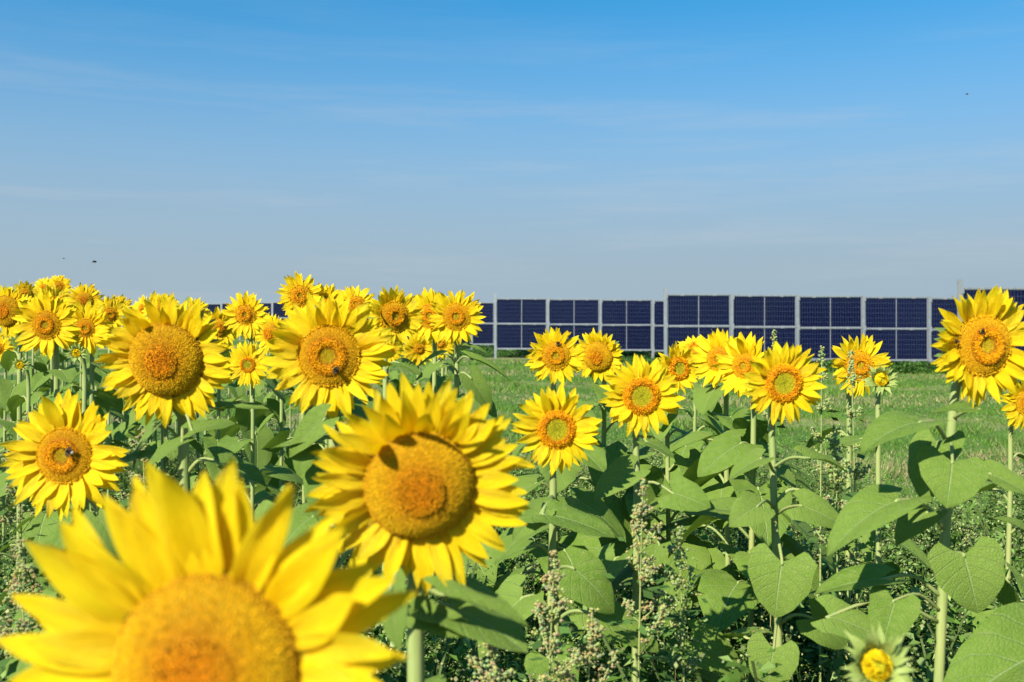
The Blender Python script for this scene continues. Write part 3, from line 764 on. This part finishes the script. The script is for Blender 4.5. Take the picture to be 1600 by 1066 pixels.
while len(pts) < 930 and tries < 20000:
    tries += 1
    d = math.sqrt(wr_.uniform(1.7 ** 2, 9.8 ** 2)); x = wr_.uniform(-.64, .70) * d; pxx = 800 + x / d * FPX
    dmax = 9.5 if pxx < 560 else (9.5 - (pxx - 560) / 200 * 1.0 if pxx < 760 else 8.6 + .5 * math.sin(pxx * .02) - (2.0 if pxx > 1330 else 0))
    if d > dmax: continue
    if d > 4.8 and wr_.random() < .25: continue
    ylim = 590 if pxx < 600 else 655 if pxx < 1280 else 700
    zmax = CAMH - (ylim - HY) * d / FPX
    left = pxx < 480
    u = wr_.random()
    pr = wr_.choice(PT if u < (.4 if left else .12) else (PL if u > .72 else PG))
    s = wr_.uniform(.75, 1.35) * (1.25 if d < 3.2 else 1)
    s = min(s, zmax / .70)
    pts.append((x, d, gz(x, d), s, wr_.uniform(0, 6.28), pr))
v, f, c = scatter(None, pts)
gr = random.Random(77); gv_, gf_, gc_ = [], [], []
for i in range(2600):
    d = math.sqrt(gr.uniform(1.8 ** 2, 6.8 ** 2)); x = gr.uniform(-.58, .58) * d
    pxx = 800 + x / d * FPX; zmax = CAMH - ((600 if pxx < 600 else 690) - HY) * d / FPX
    hh = min(gr.uniform(.35, .95), zmax); a = gr.uniform(0, 6.28); ln = gr.uniform(.05, .32); wdt = gr.uniform(.0016, .0035); b = len(gv_)
    dry = gr.random() < .22; cc = [k * gr.uniform(.7, 1.2) for k in ((.36, .32, .13) if dry else (.13, .23, .045))]
    for k in range(5):
        t = k / 4; c_ = Vector((x + math.cos(a) * ln * t * t, d + math.sin(a) * ln * t * t, hh * (t - .22 * t ** 3 * (ln / .3)))); wv = wdt * (1 - t * .92)
        gv_ += [(c_.x - math.sin(a) * wv, c_.y + math.cos(a) * wv, c_.z), (c_.x + math.sin(a) * wv, c_.y - math.cos(a) * wv, c_.z)]; gc_ += [cc, cc]
        if k: gf_ += [(b+2*k-2, b+2*k-1, b+2*k+1), (b+2*k-2, b+2*k+1, b+2*k)]
f = np.concatenate([f, np.array(gf_) + len(v)]); v = np.concatenate([v, np.array(gv_)]); c = np.concatenate([c, np.array(gc_)])
ob('weed_cover', mesh('weed_cover', v, f, M['weed'], cols=c, smooth=False), kind='stuff', label='tangled green weeds with tiny pale seeds between the sunflower stems', category='weeds')

# tall seeded weeds one can pick out
def goosefoot(px, py, d, label, seedcol, nsp=7, spread=.10, slim=False, hvis=.45):
    rr = random.Random(int(px * 3 + py)); top = at(px, py, d); base = Vector((top.x + rr.uniform(-.04, .04), top.y + .02, gz(top.x, top.y)))
    root = thing('goosefoot_weed', base, label, 'weed', 'tall seeded weeds')
    ax = catmull([Vector((0, 0, 0)), (top - base) * .5 + Vector((rr.uniform(-.03, .03), 0, 0)), top - base], 8)
    SV, SF = tube_geo(ax, lambda t: .005 * (1.1 - .85 * t), 5)
    LV, LF, LC = [], [], []; KV, KF, KC = [], [], []
    def spike(p0, p1, n, wid):
        for i in range(n):
            t = rr.random(); p = p0.lerp(p1, t) + Vector((rr.gauss(0, wid), rr.gauss(0, wid), rr.gauss(0, wid * .6))) * (1.15 - .75 * t)
            s = rr.uniform(.0028, .0050); b = len(KV); cc = [x * rr.uniform(.7, 1.2) for x in seedcol]
            for q in ((1,0,0),(-1,0,0),(0,1,0),(0,-1,0),(0,0,1),(0,0,-1)): KV.append(p + Vector(q) * s); KC.append(cc)
            for q in ((0,2,4),(2,1,4),(1,3,4),(3,0,4),(2,0,5),(1,2,5),(3,1,5),(0,3,5)): KF.append(tuple(b + k for k in q))
    H = (top - base).z
    spike(ax[-1] - Vector((0, 0, .10)), ax[-1] + Vector((0, 0, .005)), 70, .009)
    for k in range(nsp):
        z = H - .05 - (hvis) * (k + .5) / nsp; i = min(len(ax) - 2, max(1, int(z / H * (len(ax) - 1)))); p = ax[i]
        a = rr.uniform(0, 6.28); l = spread * rr.uniform(.6, 1.3) * (.45 + .8 * k / nsp)
        e = p + Vector((math.cos(a) * l * .7, math.sin(a) * l * .7, l * rr.uniform(.6, 1.2)))
        tv, tf = tube_geo([p, p.lerp(e, .5) + Vector((0, 0, -.01)), e], .0018, 4); b = len(SV); SV += tv; SF += [tuple(b + j for j in q) for q in tf]
        spike(p.lerp(e, .35), e, 26 if slim else 46, .007 if slim else .011)
    for k in range(70 if not slim else 40):
        z = H - .12 - rr.random() * (hvis + .15); i = min(len(ax) - 2, max(1, int(z / H * (len(ax) - 1)))); p = ax[i]; a = rr.uniform(0, 6.28)
        dv = Vector((math.cos(a), math.sin(a), rr.uniform(-.6, .5))).normalized(); sv = Vector((-math.sin(a), math.cos(a), rr.gauss(0, .3))); l = rr.uniform(.02, .05)
        p = p + dv * rr.uniform(0, spread * .7); b = len(LV); wd = l * .27; g = rr.uniform(.7, 1.3)
        LV += [p, p + dv*l*.5 + sv*wd, p + dv*l, p + dv*l*.5 - sv*wd]; LF += [(b, b+1, b+2, b+3)]; LC += [[.085*g, .165*g, .035*g]] * 4
    ob('stem', mesh('stem', SV, SF, M['stem']), root)
    ob('foliage', mesh('foliage', LV, LF, M['weed'], cols=LC, smooth=False), root, kind='stuff')
    ob('seed_clusters', mesh('seed_clusters', KV, np.array(KF), M['weed'], cols=KC, smooth=False), root, kind='stuff')
TAN, PALE = (.43, .42, .16), (.38, .44, .15)
goosefoot(866, 862, 2.0, 'beige-seeded weed leaning on the stem of the low middle sunflower', TAN, 9, .09, hvis=.28)
goosefoot(1004, 752, 2.2, 'tall beige-seeded weed left of the paired stems under the middle sunflower', TAN, 9, .10, hvis=.3)
goosefoot(925, 955, 2.0, 'beige-seeded weed between two heart-shaped leaves at the lower middle', TAN, 8, .09, hvis=.2)
goosefoot(772, 972, 1.8, 'beige-seeded weed right below the dark leaf of the large domed sunflower', TAN, 9, .09, hvis=.2)
goosefoot(1062, 822, 2.3, 'yellow-green seeded weed in the shade right of the paired stems', PALE, 8, .08, hvis=.25)
goosefoot(1330, 552, 2.95, 'slender seeded weed standing in front of the sunflower with the bud', PALE, 12, .05, True, .4)
goosefoot(1210, 517, 3.2, 'thin weed tip poking up above the tall green-centred sunflower', PALE, 7, .04, True, .3)
goosefoot(1284, 545, 3.0, 'thin weed tip right of the tall green-centred sunflower', PALE, 8, .06, True, .35)
goosefoot(1306, 668, 2.6, 'bushy green seeded weed between the tall sunflower and the wide leaf', PALE, 10, .11, False, .35)
goosefoot(222, 668, 2.7, 'brown-seeded weed just under the big brown dome', TAN, 9, .10, False, .3)
goosefoot(352, 730, 2.4, 'brown-seeded weed behind the top petals of the nearest sunflower', TAN, 9, .10, False, .3)
goosefoot(42, 648, 2.8, 'brown-seeded weed at the left edge above the bumblebee sunflower', TAN, 9, .11, False, .3)
goosefoot(30, 845, 2.0, 'brown-seeded weed at the left edge below the bumblebee sunflower', TAN, 9, .10, False, .2)

# ------------------------------------------------------------------ grass of the field and the crop strips
def blades(n, fn, hmin, hmax, colfn, wid=.006):
    P = np.array([fn() for _ in range(n)]); n = len(P)
    d = P[:, 1]; a = rng.uniform(0, 6.28, n); h = rng.uniform(hmin, hmax, n) * (.55 + 1.1 * np.clip(np.sin(P[:, 0] * 2.3 + 1.7 * np.sin(P[:, 1] * 1.1)) * np.sin(P[:, 1] * 1.9 + 1.3 * np.sin(P[:, 0] * .8)) + .15, 0, 1) ** 1.5 * 1.6); ln = rng.uniform(.2, 1.1, n) * h
    wd = wid * (1 + d * .10) * .5
    b0 = P + np.stack([np.cos(a)*wd, np.sin(a)*wd, np.zeros(n)], 1); b1 = P - np.stack([np.cos(a)*wd, np.sin(a)*wd, np.zeros(n)], 1)
    az = rng.uniform(0, 6.28, n); tp = P + np.stack([np.cos(az)*ln, np.sin(az)*ln, h], 1)
    V = np.stack([b0, b1, tp], 1).reshape(-1, 3); F = np.arange(3 * n).reshape(-1, 3)
    return V, F, np.repeat(colfn(P), 3, 0)
def gpt():
    while True:
        d = 5.5 + (rng.random() ** 1.6) * 34; x = rng.uniform(-.30, .60) * d
        return (x, d, gz(x, d) - .005)
def gcol(P):
    n = len(P); y = P[:, 1] + 1.2 * np.sin(P[:, 0] * .35) + rng.normal(0, .5, n)
    band = np.abs(((y + 1.0) % 8.7) - 4.35); st = np.clip(1.4 - band / 1.3, 0, 1)
    isst = (rng.random(n) < .04 + .5 * st)[:, None]
    g = np.array([.095, .205, .022]) * rng.uniform(.7, 1.4, n)[:, None] + rng.uniform(0, .03, n)[:, None] * np.array([1, .8, .2])
    s = np.array([.42, .33, .17]) * rng.uniform(.7, 1.2, n)[:, None]
    return np.where(isst, s, g)
v, f, c = blades(230000, gpt, .02, .09, gcol)
ob('mown_grass', mesh('mown_grass', v, f, M['grass'], cols=c, smooth=False), kind='stuff', label='short mown grass with straw swaths between the sunflowers and the panels', category='grass')
def strip(y0, y1, x0, x1, n, h, label):
    a = rng.uniform(0, 6.28, n); x = rng.uniform(x0, x1, n); y = rng.uniform(y0, y1, n)
    yc = (y - y0) / (y1 - y0); lump = .65 + .35 * np.sin(x * 3.1 + np.sin(y * 5) * 1.5) * np.sin(x * 1.27 + 2 + y * 2)
    z = h * np.minimum(1, 4 * yc * (1 - yc) + .25) * lump * rng.random(n) ** .5
    z += np.array([gz(xx, yy) for xx, yy in zip(x, y)])
    P = np.stack([x, y, z], 1); el = rng.uniform(-.4, .9, n); l = rng.uniform(.05, .11, n); wd = l * .3
    dv = np.stack([np.cos(a)*np.cos(el), np.sin(a)*np.cos(el), np.sin(el)], 1); sv = np.stack([-np.sin(a), np.cos(a), rng.normal(0, .3, n)], 1)
    q = np.stack([P, P + dv*(l*.5)[:, None] + sv*wd[:, None], P + dv*l[:, None], P + dv*(l*.5)[:, None] - sv*wd[:, None]], 1).reshape(-1, 3)
    idx = np.arange(n)[:, None] * 4; F = np.concatenate([idx + [0, 1, 2], idx + [0, 2, 3]])
    g = np.array([.075, .165, .028]) * rng.uniform(.6, 1.4, n)[:, None]
    ob('crop_strip', mesh('crop_strip', q, F, M['grass'], cols=np.repeat(g, 4, 0), smooth=False), kind='stuff', label=label, category='crop')
strip(32.8, 34.6, 4, 22, 42000, .40, 'green leafy strip growing along the foot of the second panel fence')
strip(36.5, 38.0, 2, 22, 22000, .34, 'green leafy strip between the second and third panel fences')
strip(43.4, 45.2, -4, 24, 36000, .42, 'green leafy strip right behind the third panel fence')
strip(51.0, 53.0, -11, 8, 22000, .45, 'green leafy strip along the foot of the fourth panel fence')

# ------------------------------------------------------------------ bees
def ellip(c, r, seg=10, rings=7):
    V, F = [], []
    for i in range(rings + 1):
        th = math.pi * i / rings
        for k in range(seg):
            a = 2*math.pi*k/seg; V.append((c[0] + r[0]*math.sin(th)*math.cos(a), c[1] + r[1]*math.cos(th), c[2] + r[2]*math.sin(th)*math.sin(a)))
    for i in range(rings):
        for k in range(seg): k2 = (k+1) % seg; F.append((i*seg+k, i*seg+k2, (i+1)*seg+k2, (i+1)*seg+k))
    return V, F
def bee_meshes(white):
    V, F, C = [], [], []
    dark, yel, tail = (.012, .010, .008), (.35, .2, .02), ((.75, .73, .68) if white else (.05, .03, .015))
    for c, r, fn in (((0, .0, 0), (.30, .30, .27), lambda p: yel if p[1] > .14 else dark), ((0, -.50, -.02), (.32, .42, .28), lambda p: tail if p[1] < -.62 else (yel if -.36 < p[1] < -.24 and white else dark)), ((0, .38, -.05), (.18, .15, .16), lambda p: dark)):
        v, f = ellip(c, r); b = len(V); V += v; F += [tuple(b + i for i in q) for q in f]; C += [fn(p) for p in v]
    for s in (-1, 1):
        for j, y in enumerate((.2, .02, -.16)):
            v, f = tube_geo([Vector((s*.2, y, -.12)), Vector((s*.48, y + (.15 - .15*j), -.08)), Vector((s*.58, y + (.3 - .3*j), -.34))], .028, 4); b = len(V); V += v; F += [tuple(b + i for i in q) for q in f]; C += [dark] * len(v)
        v, f = tube_geo([Vector((s*.06, .48, 0)), Vector((s*.16, .66, .05))], .016, 4); b = len(V); V += v; F += [tuple(b + i for i in q) for q in f]; C += [dark] * len(v)
    body = mesh('body', V, F, M['fur'], cols=C)
    wv, wf = [], []
    wv = [(.10, .06, .22), (.55, -.05, .32), (.72, -.42, .34), (.5, -.72, .33), (.22, -.45, .28)]
    wl = mesh('wing', wv, [(0, 1, 2, 3, 4)], M['wing']); wrr = mesh('wing', [(-x, y, z) for x, y, z in wv], [(4, 3, 2, 1, 0)], M['wing'])
    return body, wl, wrr
BW, BD = bee_meshes(True), bee_meshes(False)
def bee(key, px, py, size, label, kit, spin=0., lift=0., d=None):
    if key:
        root_, path_, C, hf, Rd, kind, dd = INFO[key]
        o = Vector((0, 0, CAMH)); dr = (at(px, py, 1.) - o); inv = hf.inverted(); t = dd
        lo = inv @ o; ld = (inv.to_3x3() @ dr)
        for _ in range(12):
            p = lo + ld * t; rr_ = math.hypot(p.x, p.y) / Rd
            hgt = (profile(kind, rr_) if rr_ < 1 else .08 + .3 * (rr_ - 1)) * Rd + .004 + lift; t = (hgt - lo.z) / ld.z
        p = lo + ld * t; m = hf @ T(p) @ Matrix.Rotation(spin, 4, 'Z') @ T((0, 0, size * .34))
    else:
        m = T(at(px, py, d)) @ Matrix.Rotation(spin, 4, 'Z')
    root = thing('bee', m.translation, label, 'bee', 'bees on the flowers' if key else 'insects in the air')
    root.matrix_basis = m @ Matrix.Scale(size, 4)
    ob('body', kit[0], root); ob('wing', kit[1], root); ob('wing', kit[2], root)
bee('F5', 107, 704, .015, 'white-tailed black bumblebee on the left edge sunflower', BW, 2.4)
bee('F4', 523, 576, .013, 'dark bee on the lower right of the large orange-ringed disc', BD, .9)
bee('F9', 1531, 518, .010, 'dark bee at the top of the ring of the right edge sunflower', BD, 1.9)
bee('F9', 1493, 531, .009, 'small bee at the left rim of the right edge sunflower', BD, .2)
bee('F10', 871, 538, .012, 'bee on top of the narrow-ringed small sunflower', BD, 1.5)
bee(None, 147, 409, .011, 'dark insect flying in the sky above the left sunflowers', BD, 1.2, d=3.2)
bee(None, 100, 404, .008, 'tiny insect flying left of the other one in the sky', BD, .4, d=4.2)
bee(None, 1510, 147, .008, 'tiny insect high in the sky at the right', BD, 2., d=3.6)
print('objects', len(bpy.data.objects))
